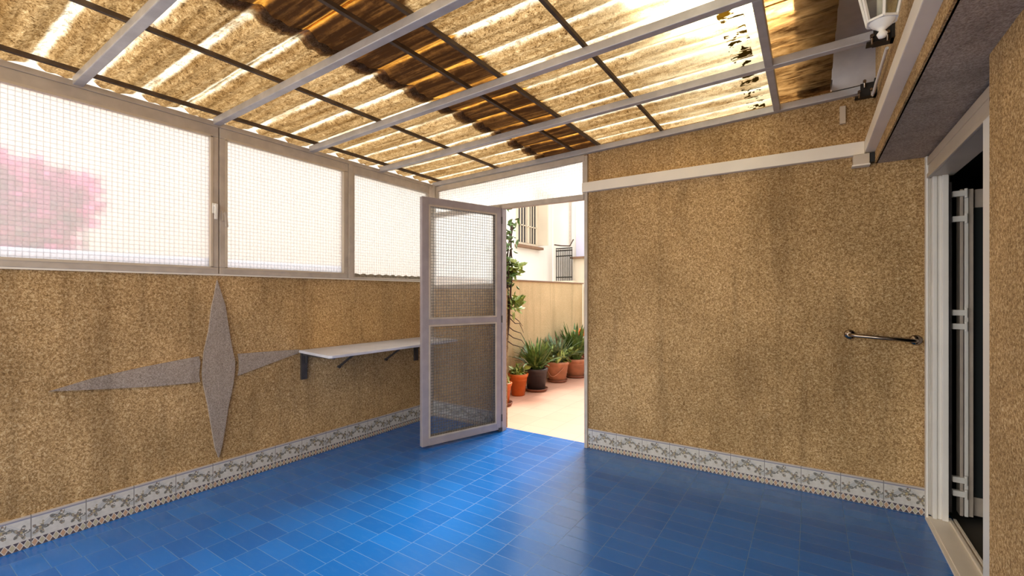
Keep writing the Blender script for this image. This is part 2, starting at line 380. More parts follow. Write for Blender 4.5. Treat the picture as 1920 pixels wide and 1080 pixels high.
# ------------------------------------------------------------------ left windows
def window(n, y0, y1, label, sash=True, handle=None, z1=1.868):
    w = empty('window_%d' % n, (XL, (y0+y1)/2, 1.105), label, 'window', kind='structure')
    fw = .034 if sash else .014
    x0, x1 = XL-.035, XL+.006
    f = MB(); f.box(x0, x1, y0, y1, 1.105, 1.105+fw); f.box(x0, x1, y0, y1, z1-.055, z1)
    f.box(x0, x1, y0, y0+fw, 1.105+fw, z1-.055); f.box(x0, x1, y1-fw, y1, 1.105+fw, z1-.055)
    f.build('window_frame', M['alu'], w, bevel=.003)
    g0, g1, h0, h1 = y0+fw, y1-fw, 1.105+fw, z1-.055
    if sash:
        b = MB(); e = .007
        b.box(x1-.012, x1+.003, g0-e, g1+e, h0-e, h0+.004); b.box(x1-.012, x1+.003, g0-e, g1+e, h1-.004, h1+e)
        b.box(x1-.012, x1+.003, g0-e, g0+.003, h0, h1); b.box(x1-.012, x1+.003, g1-.003, g1+e, h0, h1)
        b.build('glazing_bead', M['beige_metal'], w)
        k = MB(); k.box(x0+.002, x0+.012, g0, g1, h0, h0+.045)
        k.build('outer_rail', M['frost'], w)
    else:
        b = MB(); n_ = 40; vs = []
        for i in range(n_+1):
            y = g0+(g1-g0)*i/n_; hh = .020+.004*math.sin(i*1.7)+.003*random.random()
            vs += [(x1-.004, y, h0-.002), (x1-.012, y, h0+hh)]
        b.add(vs, [(2*i, 2*i+2, 2*i+3, 2*i+1) for i in range(n_)]); b.build('sealant_bead', M['sealant'], w, solid=.004)
    MB().box(XL-.022, XL-.017, g0-.004, g1+.004, h0-.004, h1+.004).build('pane', M['glass_y'], w)
    if handle:
        hy, hz, d = handle
        h = MB(); h.box(x1+.002, x1+.009, hy-.010, hy+.010, hz-.030, hz+.022)
        h.tube([(x1+.008, hy, hz+.008), (x1+.026, hy, hz+.008)], .006, 8)
        h.bar((x1+.026, hy, hz+.016), (x1+.030, hy+.004*d, hz-.062), .012, .009, up=(1, 0, 0))
        tag(h.build('window_handle', M['white'] if d < 0 else M['alu'], w, bevel=.0015), 'white lever handle' if d < 0 else 'grey lever handle')
    return w
window(1, -.02, 1.109, 'large patterned glass window at the left edge with magenta blur behind it', handle=(1.088, 1.447, -1))
window(2, 1.115, 1.898, 'second patterned glass window right of the large one, with grey handle', handle=(1.132, 1.413, 1))
window(3, 1.935, 2.665, 'fixed patterned glass pane beside the open door, crumbly sealant along its bottom', sash=False)
ST(MB().box(XL-.04, XL+.012, 1.899, 1.934, 1.105, 1.868), 'trim_3', M['alu'], 'grey mullion post between second window and fixed pane', 'trim', bevel=.003)
ST(MB().box(XL-.045, XL+.010, YR, YB, 1.868, 1.893), 'trim_4', M['alu'], 'grey head beam above the left windows', 'trim', bevel=.003)

# ------------------------------------------------------------------ door wall: posts, lintel, transom, side pane
ST(MB().box(XL-.03, XL+.035, YB-.03, YB+.03, 0, 1.885), 'trim_5', M['alu'], 'grey corner post where left windows meet the door wall', 'trim', bevel=.003)
ST(MB().box(-1.905, -1.873, YB-.02, YB+.03, 0, 1.655), 'trim_6', M['alu_leaf'], 'grey post carrying the open glass door', 'trim', bevel=.003)
ST(MB().box(-1.231, -1.209, YB-.014, YB+.03, 0, 1.905), 'trim_7', M['alu'], 'slim grey jamb post at the edge of the back wall', 'trim', bevel=.003)
lb = MB(); lb.bar((-2.535, YB, 1.650), (-1.231, YB, 1.635), .040, .034)
ST(lb, 'trim_8', M['alu'], 'grey lintel bar above the open doorway', 'trim', bevel=.003)
w = empty('window_4', (-1.9, YB, 1.66), 'patterned glass transom above the open doorway', 'window', kind='structure')
g = MB(); zt = lambda x: zr(x)-.040
f = MB(); f.bar((-2.535, YB, zt(-2.535)+.018), (-1.231, YB, zt(-1.231)+.018), .03, .036)
f.build('top_rail', M['alu'], w, bevel=.002)
f = MB(); f.box(-2.535, -2.522, YB-.012, YB+.014, 1.667, zt(-2.53)); f.box(-1.243, -1.231, YB-.012, YB+.014, 1.655, zt(-1.24))
f.build('side_bead', M['alu'], w)
MB().prism([(-2.52, 1.666), (-1.243, 1.652), (-1.243, zt(-1.243)+.004), (-2.52, zt(-2.52)+.004)], 1, YB+.004, YB+.009).build('pane', M['glass_x'], w)
w = empty('window_5', (-2.2, YB, 1.045), 'fixed patterned glass side pane behind the open door leaf', 'window', kind='structure')
MB().box(-2.535, -1.905, YB-.015, YB+.02, 1.045, 1.08).build('window_frame', M['alu'], w)
MB().box(-2.535, -1.905, YB+.002, YB+.007, 1.08, 1.632).build('pane', M['glass_x'], w)
ST(MB().box(-2.578, -1.905, YB+.004, YB+.09, 0, 1.045), 'wall_side_pane', M['wall'], 'low tan plaster wall behind the open door leaf')
ST(MB().box(-2.57, -1.905, YB-.006, YB+.004, 0, .1276), 'baseboard_side', M['tile_x'], 'short decorated tile skirting behind the open door leaf', 'baseboard')

# open leaf, modelled in its own frame: x along the leaf from the hinge, y = thickness
ang = math.atan2(2.096-2.705, -2.094+1.893)
d = local_empty('door_1', (-1.893, 2.705, 0), ang, 'open glazed metal door with two patterned glass panels, swung into the room', 'door', kind='structure')
W, T = .640, .016
f = MB(); sw = .048
f.box(.006, sw, -T, T, .017, 1.632); f.box(W-sw, W, -T, T, .017, 1.632)
f.box(sw, W-sw, -T, T, .017, .017+sw); f.box(sw, W-sw, -T, T, 1.632-sw, 1.632); f.box(sw, W-sw, -T, T, .800, .838)
f.build('door_frame', M['alu_leaf'], d, bevel=.003)
for a, b in ((.065, .800), (.838, 1.584)):
    bd = MB()
    for sgn in (-1, 1):
        y0, y1 = sorted((sgn*(T-.004), sgn*(T+.003)))
        bd.box(sw-.001, sw+.010, y0, y1, a, b); bd.box(W-sw-.010, W-sw+.001, y0, y1, a, b)
        bd.box(sw+.010, W-sw-.010, y0, y1, a-.001, a+.010); bd.box(sw+.010, W-sw-.010, y0, y1, b-.010, b+.001)
    bd.build('glazing_bead', M['alu'], d)
    MB().box(sw, W-sw, -.002, .002, a, b).build('pane', M['glass_leaf'], d)
for z in (.10, .82, 1.54):
    MB().tube([(0, .012, z-.025), (0, .012, z+.025)], .008, 10).build('hinge', M['bracket'], d)
MB().box(.0, .03, -T-.004, T+.004, .004, .03).build('pivot_shoe', M['bracket'], d, bevel=.002)

# ------------------------------------------------------------------ sliding door on the right
d = empty('door_2', (.47, 2.2, 0), 'white framed sliding doorway at the right with dark interior', 'door', kind='structure')
f = MB(); YF = YB-.02
f.box(.428, .436, YF-.012, YB, 0, 1.615); f.box(.436, .447, YB-.012, YB, .015, 1.52); f.box(.447, .462, YF-.03, YB, .015, 1.52); f.box(.462, .478, YF-.022, YB, .015, 1.52); f.box(.478, .498, YF-.034, YB, .015, 1.52)
f.build('far_jamb', M['white'], d, bevel=.002)
f = MB(); f.box(.424, .436, 1.65, YF-.012, 0, .010); f.box(.436, .500, 1.65, YF, 0, .014); f.box(.500, .512, 1.65, YF, 0, .022); f.box(.518, .528, 1.65, YF, 0, .022)
f.build('threshold', M['cream'], d, bevel=.002)
f = MB(); f.box(.432, .444, 1.65, YF, 1.575, 1.608); f.box(.436, .520, 1.65, YF, 1.520, 1.606); f.box(.430, .440, 1.65, YF, 1.516, 1.535)
f.build('shutter_head', M['beige_metal'], d, bevel=.002)
f = MB(); f.box(.430, .50, 1.66, 1.905, .014, 1.52); f.build('near_jamb', M['white'], d, bevel=.002)
# inner folding door just inside the opening
fd = empty('folding_door', (.56, 2.77, 0), 'white folding inner door seen edge-on just inside the sliding doorway', 'door')
f = MB(); f.box(.512, .524, 2.75, 2.79, .03, 1.50); tag(f.build('fixed_stile', M['bracket'], fd, bevel=.002), 'grey fixed stile')
f = MB(); f.box(.545, .556, 2.73, 2.79, .03, 1.46); f.build('stile', M['alu'], fd, bevel=.002)
f = MB(); f.box(.560, .572, 2.73, 2.77, .03, 1.46); f.build('stile', M['white'], fd, bevel=.002)
f = MB(); f.box(.574, .590, 2.74, 2.78, .03, 1.46); f.build('stile', M['alu'], fd, bevel=.002)
MB().box(.556, .90, 2.765, 2.79, .03, .11).build('bottom_rail', M['alu'], fd, bevel=.002); MB().box(.60, .90, 2.765, 2.79, 1.38, 1.46).build('top_rail', M['alu'], fd, bevel=.002)
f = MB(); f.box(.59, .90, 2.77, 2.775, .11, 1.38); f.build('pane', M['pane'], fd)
for z in (1.44, 1.33, .92, .86, .19, .13):
    f = MB(); f.box(.520, .560, 2.715, 2.735, z-.012, z+.012); f.tube([(.563, 2.722, z-.02), (.563, 2.722, z+.02)], .006, 8)
    f.build('hinge', M['white'], fd)
ii = MB()
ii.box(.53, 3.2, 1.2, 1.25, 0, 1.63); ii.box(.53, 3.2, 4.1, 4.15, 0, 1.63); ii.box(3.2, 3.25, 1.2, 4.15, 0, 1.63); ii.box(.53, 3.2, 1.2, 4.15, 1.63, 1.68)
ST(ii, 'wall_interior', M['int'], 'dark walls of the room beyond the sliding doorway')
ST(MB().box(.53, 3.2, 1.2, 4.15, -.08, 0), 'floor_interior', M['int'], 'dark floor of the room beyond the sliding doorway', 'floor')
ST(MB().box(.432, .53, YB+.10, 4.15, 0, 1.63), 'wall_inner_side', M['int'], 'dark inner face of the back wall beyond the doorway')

# ------------------------------------------------------------------ roof
ry = [.030, .570, 1.100, 1.632, 2.172, 2.712]
for y, lb in ((-.51, 'grey roof tube just behind the camera'),
              (.030, 'grey roof tube directly above the camera'), (.570, 'leftmost grey roof tube in view, ending above the large window'),
              (1.100, 'grey roof tube that meets the mullion between the two opening windows'), (1.632, 'grey roof tube ending above the second window'),
              (2.172, 'grey roof tube ending above the fixed pane'), (2.712, 'grey roof tube lying against the back wall and transom')):
    m = MB(); x1 = .10 if y < 2.1 else .225
    m.bar((XL+.005, y, zr(XL)+.020), (.225, y, zr(.225)+.018), .034, .034)
    tag(m.build('rafter', M['rafter'], bevel=.004, org=(XL, y, zr(XL))), lb, 'rafter', 'grey tubes carrying the corrugated roof')
# battens across the rafters (slightly askew)
for xa, xb, wd, mt, lb in ((-2.515, -2.505, .020, 'purlin', 'brown batten nearest the left windows'), (-1.950, -1.935, .015, 'purlin', 'brown batten across the middle of the light sheets on the left'),
                   (-1.320, -1.312, .016, 'purlin', 'dark batten in the middle of the brown stained band'), (-1.150, -1.135, .016, 'purlin', 'dark batten on the right edge of the brown stained band'),
                   (-.740, -.735, .014, 'purlin', 'slim batten right of the brown stained band')):
    x = (xa+xb)/2; zz = zr(x)+.037+.008
    m = MB(); m.bar((xa, YR, zz), (xb, YB+.03, zz), wd, .016)
    tag(m.build('batten', M[mt], org=(x, 0, zz)), lb, 'batten', 'battens under the corrugated roof')
for i in range(len(ry)-1):
    zz = zr(-.14)+.018
    m = MB(); m.bar((-.145, ry[i]+.0165, zz), (-.145, ry[i+1]-.0165, zz), .030, .034)
    nm = ('above the camera', 'at the top edge of the picture', 'third from the back wall', 'second from the back wall', 'touching the back wall tube')[i]
    tag(m.build('cross_tube', M['rafter'], bevel=.003, org=(-.145, ry[i], zz)), 'wide grey cross tube between roof tubes, '+nm, 'cross tube', 'cross tubes near the house wall')

def sheet(x0, x1, y0, y1, dz, mat, label, extra=.0):
    nx, per = 14, 14
    ny = int((y1-y0)/.175*per)
    vs = []; fs = []
    for j in range(ny+1):
        y = y0+(y1-y0)*j/ny
        ph = (y-1.50)/.175*2*PI
        h = .022*((math.cos(ph)*.5+.5)**3)+.0035*math.sin(ph*3)
        for i in range(nx+1):
            x = x0+(x1-x0)*i/nx
            vs.append((x, y, zr(x)+.058+dz+h+.0015*math.sin(7*x+3*y)))
    for j in range(ny):
        for i in range(nx): fs.append((j*(nx+1)+i, j*(nx+1)+i+1, (j+1)*(nx+1)+i+1, (j+1)*(nx+1)+i))
    m = MB(); m.add(vs, fs, True)
    o = m.build('corrugated_sheet', mat, org=(x0, y0, zr(x0)))
    b = o.modifiers.new('Solidify', 'SOLIDIFY'); b.thickness = .0016; b.offset = 1
    return tag(o, label, 'roof sheet', 'corrugated plastic roof sheets')
ys = [(-.768, .107), (.093, .982), (.968, 1.857), (1.843, 2.96)]
nm = ['above the camera', 'nearest the camera', 'in the middle', 'against the door wall']
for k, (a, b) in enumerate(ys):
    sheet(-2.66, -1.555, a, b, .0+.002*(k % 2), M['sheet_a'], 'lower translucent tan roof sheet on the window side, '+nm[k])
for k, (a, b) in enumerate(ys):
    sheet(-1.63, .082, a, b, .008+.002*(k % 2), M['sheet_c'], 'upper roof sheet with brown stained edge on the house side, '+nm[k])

# tube-end clamps at the house wall
for y, z, lb in ((2.172, zr(.2), 'dark bolted clamp holding the second roof tube from the back wall'), (2.700, zr(.2)-.01, 'dark bolted clamp in the corner of back wall and house wall')):
    c = empty('tube_clamp', (.225, y, z), lb, 'clamp', 'bolted clamps at the house wall')
    f = MB(); f.box(.195, .256, y-.028, y-.020, z-.012, z+.044); f.box(.195, .256, y+.020, y+.028, z-.012, z+.044) if y < 2.6 else None; f.box(.175, .256, y-.028, y+.012, z-.016, z-.010); f.box(.246, .256, y-.040, y+.02, z-.016, z+.055)
    f.build('clamp_plate', M['dark_iron'], c)
    for xx, zz in ((.19, z+.005), (.235, z+.005), (.21, z+.05)):
        f = MB(); f.tube([(xx, y-.042, zz), (xx, y-.028, zz)], .007, 6); f.tube([(xx, y-.036, zz-.03), (xx, y-.036, zz-.008)], .004, 8)
        tag(f.build('bolt', M['chrome'], c), 'shiny bolt')
o = MB().box(.118, .142, YB-.012, YB+.006, 1.83, 1.915).build('support_stub', M['beige_metal'], bevel=.002, org=(.13, YB, 1.83))
tag(o, 'small beige metal stub under the back wall roof tube near the corner', 'bracket')
o = MB().tube([(.240, 2.20, 1.930), (.240, 2.67, 1.925)], .006, 8).build('conduit', M['white'], org=(.24, 2.2, 1.93))
tag(o, 'thin pale conduit running along the house wall between two clamps', 'conduit')

# ------------------------------------------------------------------ trunking, junction box
o = MB().box(-1.240, .212, YB-.030, YB+.006, 1.663, 1.725).build('cable_trunking', M['cream'], bevel=.003, org=(-1.24, YB, 1.66))
tag(o, 'cream box trunking running across the upper back wall', 'trunking')
o = MB().box(.212, .256, YR, YB+.004, 1.668, 1.725).build('cable_trunking', M['cream'], bevel=.003, org=(.212, 0, 1.66))
tag(o, 'cream box trunking running along the house wall towards the camera', 'trunking')
j = empty('junction_box', (.2, YB, 1.62), 'small beige grey box hanging under the trunking corner', 'box')
MB().box(.168, .230, YB-.045, YB+.006, 1.612, 1.662).build('box_body', M['beige_metal'], j, bevel=.003)
MB().box(.164, .232, YB-.047, YB+.002, 1.607, 1.614).build('box_lip', M['cream'], j)
MB().box(.232, .250, YB-.03, YB+.006, 1.622, 1.665).build('cable_entry', M['black'], j)

# ------------------------------------------------------------------ grab bar
g = empty('grab_bar', (.28, YB, .80), 'tarnished chrome grab bar on the back wall beside the sliding door', 'grab bar')
a, b = Vector((.158, YB-.050, .806)), Vector((.398, YB-.050, .792))
pts = [(a.x, YB+.004, a.z), (a.x, YB-.030, a.z), (a.x+.006, YB-.045, a.z), tuple(a+Vector((.02, -.002, -.001))), tuple(b+Vector((-.02, -.002, .001))), (b.x-.006, YB-.045, b.z), (b.x, YB-.030, b.z), (b.x, YB+.004, b.z)]
MB().tube(pts, .0085, 14).build('rail', M['chrome'], g)
for e in (a, b):
    q = MB(); n = 24; vs = []
    q.tube([(e.x, YB+.006, e.z), (e.x, YB-.004, e.z), (e.x, YB-.010, e.z), (e.x, YB-.014, e.z)], [.024, .024, .020, .010], 20)
    q.build('flange', M['chrome'], g)

# ------------------------------------------------------------------ star relief on the left wall
r = empty('wall_relief', (XL, 1.11, .6), 'flat grey mortar star of four long points on the left wall', 'wall relief')
x0, x1 = XL-.008, XL+.001
poly = [(1.105, 1.075), (1.133, 0.978), (1.144, 0.941), (1.162, 0.808), (1.18, 0.70), (1.192, 0.64), (1.191, 0.598), (1.183, 0.522), (1.160, 0.415), (1.144, 0.304), (1.128, 0.207), (1.113, 0.150), (1.095, 0.206), (1.078, 0.32), (1.062, 0.433), (1.041, 0.546), (1.036, 0.60), (1.044, 0.708), (1.066, 0.814), (1.080, 0.942), (1.090, 0.985)]
MB().prism(poly, 0, x0, x1+.003).build('vertical_point', M['relief'], r)
poly = [(.485, .607), (.62, .640), (.80, .665), (1.022, .688), (1.028, .66), (1.022, .60), (1.026, .557), (.85, .566), (.68, .584)]
MB().prism(poly[::-1], 0, x0, x1).build('left_point', M['relief'], r)
poly = [(1.208, .680), (1.35, .676), (1.56, .668), (1.545, .645), (1.40, .610), (1.208, .562), (1.214, .60), (1.214, .64)]
MB().prism(poly, 0, x0, x1).build('right_point', M['relief'], r)

# ------------------------------------------------------------------ shelf
s = empty('wall_shelf', (XL, 2.05, .66), 'grey white shelf board on dark brackets, on the left wall beside the open door', 'shelf')
m = MB(); m.prism([(XL-.004, 1.555), (-2.20, 1.500), (-2.185, 1.515), (-2.185, 2.585), (XL-.004, 2.60)], 2, .648, .664)
m.build('shelf_board', M['board'], s, bevel=.003)
for y in (1.585, 2.52):
    m = MB(); m.box(XL-.008, XL+.008, y-.018, y+.018, .485, .648); m.box(XL, XL+.30, y-.010, y+.010, .630, .648); m.box(XL+.006, XL+.020, y+.006, y+.014, .58, .64)
    m.build('bracket', M['bracket'], s)
for y in (1.83, 2.22):
    m = MB(); m.bar((XL+.0, y, .528), (XL+.20, y, .646), .012, .010); m.tube([(XL-.006, y, .528), (XL+.012, y, .528)], .009, 8)
    m.build('strut', M['bracket'], s)

# ------------------------------------------------------------------ lantern on the house wall (only its lower part is in frame)
L = empty('wall_lantern', (.16, 1.56, 1.70), 'white glazed wall lantern at the top right, cut by the picture edge', 'lamp')
cx, cy, z0 = .160, 1.56, 1.705
def hexp(r, z, k): return (cx+r*math.cos(PI/6+k*PI/3), cy+r*math.sin(PI/6+k*PI/3), z)
m = MB(); m.lathe([(.0, -.016), (.008, -.014), (.012, -.004), (.006, .004), (.014, .012), (.022, .018), (.027, .026), (.034, .032), (.0, .032)], (cx, cy, z0), 20)
m.build('finial_base', M['white'], L)
m = MB()
for k in range(6):
    m.bar(hexp(.034, z0+.03, k), hexp(.066, z0+.185, k), .006, .006)
    m.bar(hexp(.034, z0+.03, k), hexp(.034, z0+.03, k+1), .006, .006); m.bar(hexp(.066, z0+.185, k), hexp(.066, z0+.185, k+1), .007, .007)
m.build('lantern_frame', M['white'], L)
m = MB()
for k in range(6):
    m.add([hexp(.033, z0+.033, k), hexp(.033, z0+.033, k+1), hexp(.064, z0+.183, k+1), hexp(.064, z0+.183, k)], [(0, 1, 2, 3)])
m.build('lantern_glass', M['clear'], L, solid=.002)
m = MB(); m.lathe([(.072, .185), (.060, .205), (.030, .228), (.010, .236), (.0, .236)], (cx, cy, z0), 6, sq=True); m.build('lantern_roof', M['white'], L, solid=.003)
m = MB(); m.lathe([(0, .04), (.011, .04), (.011, .13), (.006, .14), (0, .14)], (cx, cy, z0), 12); m.build('bulb', M['cream'], L)
m = MB(); m.tube([(cx, cy, z0+.236), (cx+.02, cy, z0+.262), (.215, cy, z0+.25), (.246, cy, z0+.20)], .006, 10); m.box(.247, .257, cy-.025, cy+.025, z0+.14, z0+.25)
m.build('wall_arm', M['white'], L)

# ------------------------------------------------------------------ outside: patio, boundary wall, pots
ST(MB().box(-2.62, .5, 2.80, 5.72, -.09, -.004), 'floor_patio', M['terra_floor'], 'pale terracotta paving of the open patio beyond the door', 'floor')
ST(MB().box(-2.76, -2.60, YB+.02, 5.66, -.05, 1.142), 'wall_patio', M['ext_yellow'], 'sunlit ochre boundary wall behind the flower pots')
ST(MB().box(-2.79, -2.585, YB+.05, 5.68, 1.142, 1.156), 'trim_9', M['coping'], 'thin brown coping on the sunlit ochre wall', 'trim')
ST(MB().box(-2.60, .5, 5.70, 5.82, -.05, 1.10), 'wall_patio_end', M['ext_cream'], 'pale wall closing the patio at its far end')

def pot(name_label, x, y, rt, rb, h, mat, group='flower pots on the patio', rim=.022, saucer=None, sl=None, z=0, cat='potted plant', name='potted_plant'):
    zb = z
    if saucer:
        sm = MB(); sm.lathe([(0, 0), (saucer*.86, 0), (saucer, .026), (saucer-.008, .027), (saucer*.84, .009), (0, .008)], (x, y, z), 28)
        tag(sm.build('plant_saucer', M['saucer'], org=(x, y, z)), sl, 'saucer', 'saucers under the flower pots'); zb = z+.009
    p = empty(name, (x, y, zb), name_label, cat, group)
    m = MB(); m.lathe([(0, 0), (rb, 0), (rb+(rt-rb)*.8, h-rim*1.6), (rt, h-rim*1.5), (rt+.006, h-.004), (rt, h), (rt-.012, h-.003), (rb+(rt-rb)*.7, h-.06), (rb*.8, .03), (0, .03)], (x, y, zb), 32)
    m.build('pot', mat, p)
    m = MB(); m.lathe([(0, h-.034), (rt-.016, h-.040)], (x, y, zb), 24); m.build('soil', M['soil'], p, solid=.006)
    return p, zb+h
def strap_leaves(cx, cy, z, n, L, w, spread, mb=None, up=.5, seed=1, wave=0):
    rnd = random.Random(seed); mb = mb or MB()
    for i in range(n):
        a = rnd.uniform(0, 2*PI); l = L*rnd.uniform(.55, 1.05); ww = w*rnd.uniform(.7, 1.2); sp = spread*rnd.uniform(.25, 1.1); curl = rnd.uniform(.1, 1.2)
        r0 = rnd.uniform(0, .045); seg = 8; vs = []
        dx, dy = math.cos(a), math.sin(a); px, py = -dy, dx
        rr, zz = r0, z-.045; th = up*PI/2+(1-up)*0+rnd.uniform(-.1, .3)
        th = PI/2-sp*.45
        for k in range(seg+1):
            t = k/seg; wk = ww*(math.sin(PI*min(1, .18+t*.82))**.7)*.5+.0006
            vs += [(cx+dx*rr+px*wk, cy+dy*rr+py*wk, zz), (cx+dx*(rr-.004*math.sin(th)), cy+dy*(rr-.004*math.sin(th)), zz-.003), (cx+dx*rr-px*wk, cy+dy*rr-py*wk, zz)]
            vs[-3:] = [(max(q[0], -2.590), min(q[1], 5.68), q[2]) for q in vs[-3:]]
            th -= sp*curl*.17; rr += math.cos(th)*l/seg; zz += math.sin(th)*l/seg
        fs = []
        for k in range(seg): fs += [(3*k, 3*k+1, 3*k+4, 3*k+3), (3*k+1, 3*k+2, 3*k+5, 3*k+4)]
        mb.add(vs, fs, True)
    return mb
def leafy(pts, n, size, rad, mb=None, seed=2):
    rnd = random.Random(seed); mb = mb or MB()
    for i in range(n):
        b = Vector(rnd.choice(pts)); dr = Vector((rnd.gauss(0, 1), rnd.gauss(0, 1), rnd.gauss(0, .8)+.3)).normalized()
        b = b+Vector((rnd.gauss(0, rad), rnd.gauss(0, rad), rnd.gauss(0, rad)))
        s_ = dr.cross(Vector((rnd.random(), rnd.random(), rnd.random()))).normalized(); l = size*rnd.uniform(.6, 1.2); w_ = l*.32
        n_ = dr.cross(s_)*l*.12
        if b.x > -2.6:
            b.x = max(b.x, -2.57); dr.x = max(dr.x, (-2.59-b.x)/l*.5)
        mb.add([b, b+dr*l*.35+s_*w_*.8+n_, b+dr*l*.7+s_*w_*.6+n_, b+dr*l, b+dr*l*.7-s_*w_*.6+n_, b+dr*l*.35-s_*w_*.8+n_, b+dr*l*.5-n_*.6],
               [(0, 1, 6), (1, 2, 6), (2, 3, 6), (3, 4, 6), (4, 5, 6), (5, 0, 6)], True)
    return mb

# near, half hidden behind the door post
p, zt_ = pot('orange clay pot half hidden behind the door post, standing on a saucer', -2.335, 3.36, .088, .062, .195, M['orange'], saucer=.10, sl='brown saucer half hidden behind the door post')
leafy([(-2.335, 3.36, zt_+.01)], 40, .06, .03, seed=4).build('foliage', M['leaf_light'], p)
p, zt_ = pot('small bright orange clay pot with a pale succulent, left of the black pot', -2.432, 3.78, .098, .066, .215, M['orange'])
leafy([(-2.432+dx, 3.78+dy, zt_+.012) for dx in (-.03, .03, 0) for dy in (-.03, .03, 0)], 70, .075, .018, seed=5).build('foliage', M['leaf_light'], p)
p, zt_ = pot('black plastic pot with arching dark strap leaves', -2.395, 4.07, .122, .092, .225, M['plastic'], saucer=.128, sl='brown saucer under the black pot')
strap_leaves(-2.395, 4.07, zt_, 85, .40, .036, 1.0, seed=11).build('foliage', M['leaf'], p)
strap_leaves(-2.395, 4.07, zt_, 30, .34, .040, .7, seed=12).build('young_foliage', M['leaf_light'], p)
p, zt_ = pot('terracotta pot with a swagged rope line and grey green leaves, right of the black pot', -2.435, 4.62, .135, .095, .225, M['terra_light'], saucer=.120, sl='brown saucer under the terracotta pot with the rope swag')
strap_leaves(-2.435, 4.62, zt_, 75, .40, .038, .95, seed=13).build('foliage', M['leaf_grey'], p)
leafy([(-2.435+dx*.08, 4.62+dy*.08, zt_+.05) for dx in (-1, 0, 1) for dy in (-1, 0, 1)], 160, .10, .03, seed=14).build('young_foliage', M['leaf_light'], p)
m = MB(); m.tube([(-2.435+(.100+.022*(i/14)*0+.030*((i-7)/7)**2)*math.cos(-1.2-1.35+2.0*i/14), 4.62+(.118)*math.sin(-1.2-1.35+2.0*i/14)*1.02, .17-.10*math.sin(PI*i/14)) for i in range(15)], .005, 6)
m.build('rope_swag', M['terra_light'], p)
p, zt_ = pot('terracotta pot with tall dark leaves and an orange flower', -2.385, 5.00, .130, .095, .215, M['terra_light'], saucer=.135, sl='brown saucer under the pot with the orange flower')
strap_leaves(-2.385, 5.00, zt_, 90, .50, .046, .9, seed=15).build('foliage', M['leaf'], p)
strap_leaves(-2.385, 5.00, zt_, 20, .42, .044, .5, seed=19).build('young_foliage', M['leaf_light'], p)
m = MB(); m.tube([(-2.36, 4.98, zt_-.03), (-2.285, 4.96, zt_+.28)], .007, 6); m.build('flower_stalk', M['leaf'], p)
m = strap_leaves(-2.285, 4.96, zt_+.325, 34, .10, .034, 1.3, seed=17); tag(m.build('flower', M['flower'], p), 'orange flower head')
p, zt_ = pot('deep orange pot at the right end of the row, cut off by the wall', -2.36, 5.42, .12, .09, .22, M['terra'], saucer=.12, sl='brown saucer at the right end of the row of pots')
strap_leaves(-2.36, 5.42, zt_, 60, .42, .034, 1.1, seed=18).build('foliage', M['leaf'], p)

# tall climbing shrub behind the door post
c = empty('climbing_shrub', (-2.50, 3.62, 0), 'tall thin leafy shrub climbing beside the open door post', 'shrub')
rnd = random.Random(5)
st = MB(); tips = []
for i in range(9):
    x, y, z = -2.51+rnd.uniform(-.02, .02), 3.58+rnd.uniform(-.05, .03), .0
    pts = [(x, y, z)]
    zmax = rnd.uniform(1.2, 1.75)
    while z < zmax:
        z += .12; x = max(-2.565, x+rnd.uniform(-.012, .018)); y += rnd.uniform(-.025, .028); pts.append((x, y, z))
        if z > .75: tips.append((x, y, z))
    st.tube(pts, [.016*(1-.6*k/len(pts)) for k in range(len(pts))], 6)
for k in range(5):
    z = .88-.07*k; q = rnd.uniform(-.03, .03); st.tube([(-2.52, 3.58, z), (-2.49, 3.66, z-.04+q), (-2.46, 3.74+q, z-.10), (-2.44, 3.80+.02*k, z-.13+q), (-2.43, 3.86+.02*k, z-.20)], [.007, .006, .005, .004, .002], 6)
    tips += [(-2.45, 3.76, z-.1)]
st.build('stems', M['stem'], c)
leafy([q for q in tips if q[2] > 1.05], 200, .075, .030, seed=21).build('foliage', M['leaf'], c)
leafy([(-2.46, 3.70, 1.27), (-2.46, 3.74, 1.24), (-2.44, 3.76, .93), (-2.45, 3.72, .90)], 150, .09, .035, seed=22).build('young_foliage', M['leaf_light'], c)

# ------------------------------------------------------------------ neighbouring buildings
b = empty('neighbour_building', (-5.0, 4, 0), 'long white rendered building outside, with a barred window', 'building')
MB().box(-5.4, -5.0, -1.2, 9.25, -.1, 3.9).build('wall', M['ext_white'], b)
y0, y1, z0, z1 = 7.74, 8.46, 2.08, 3.35
wf = MB(); fx = -4.99
wf.box(fx-.03, fx+.02, y0-.05, y0, z0-.05, z1); wf.box(fx-.03, fx+.02, y1, y1+.06, z0-.05, z1); wf.box(fx-.03, fx+.02, y0, y1, z0-.05, z0); wf.box(fx-.03, fx+.02, y0, y1, z1-.05, z1); wf.box(fx-.03, fx+.03, y0+.32, y0+.42, z0, z1)
w_ = wf.build('window', M['ext_cream'], b)
MB().box(fx-.025, fx-.005, y0, y1, z0, z1-.05).build('pane', M['win_dark'], w_)
m = MB()
for k in range(7):
    yy = y0+.05+k*(y1-y0-.1)/6; m.box(fx+.030, fx+.045, yy-.010, yy+.010, z0, z1-.05)
for zz in (z0+.35, z0+.85): m.box(fx+.030, fx+.045, y0, y1, zz-.01, zz+.01)
m.build('window_bars', M['ext_cream'], w_)
MB().box(fx, fx+.26, y1+.06, y1+.10, z0-.02, z1).build('shutter', M['ext_cream'], w_)
MB().box(-5.0, -4.88, y0-.10, y1+.16, z0-.11, z0-.06).build('window_sill', M['coping'], b)
b = empty('far_building', (-4, 9.4, 0), 'white building at the far end with a lavender shutter and ledge', 'building')
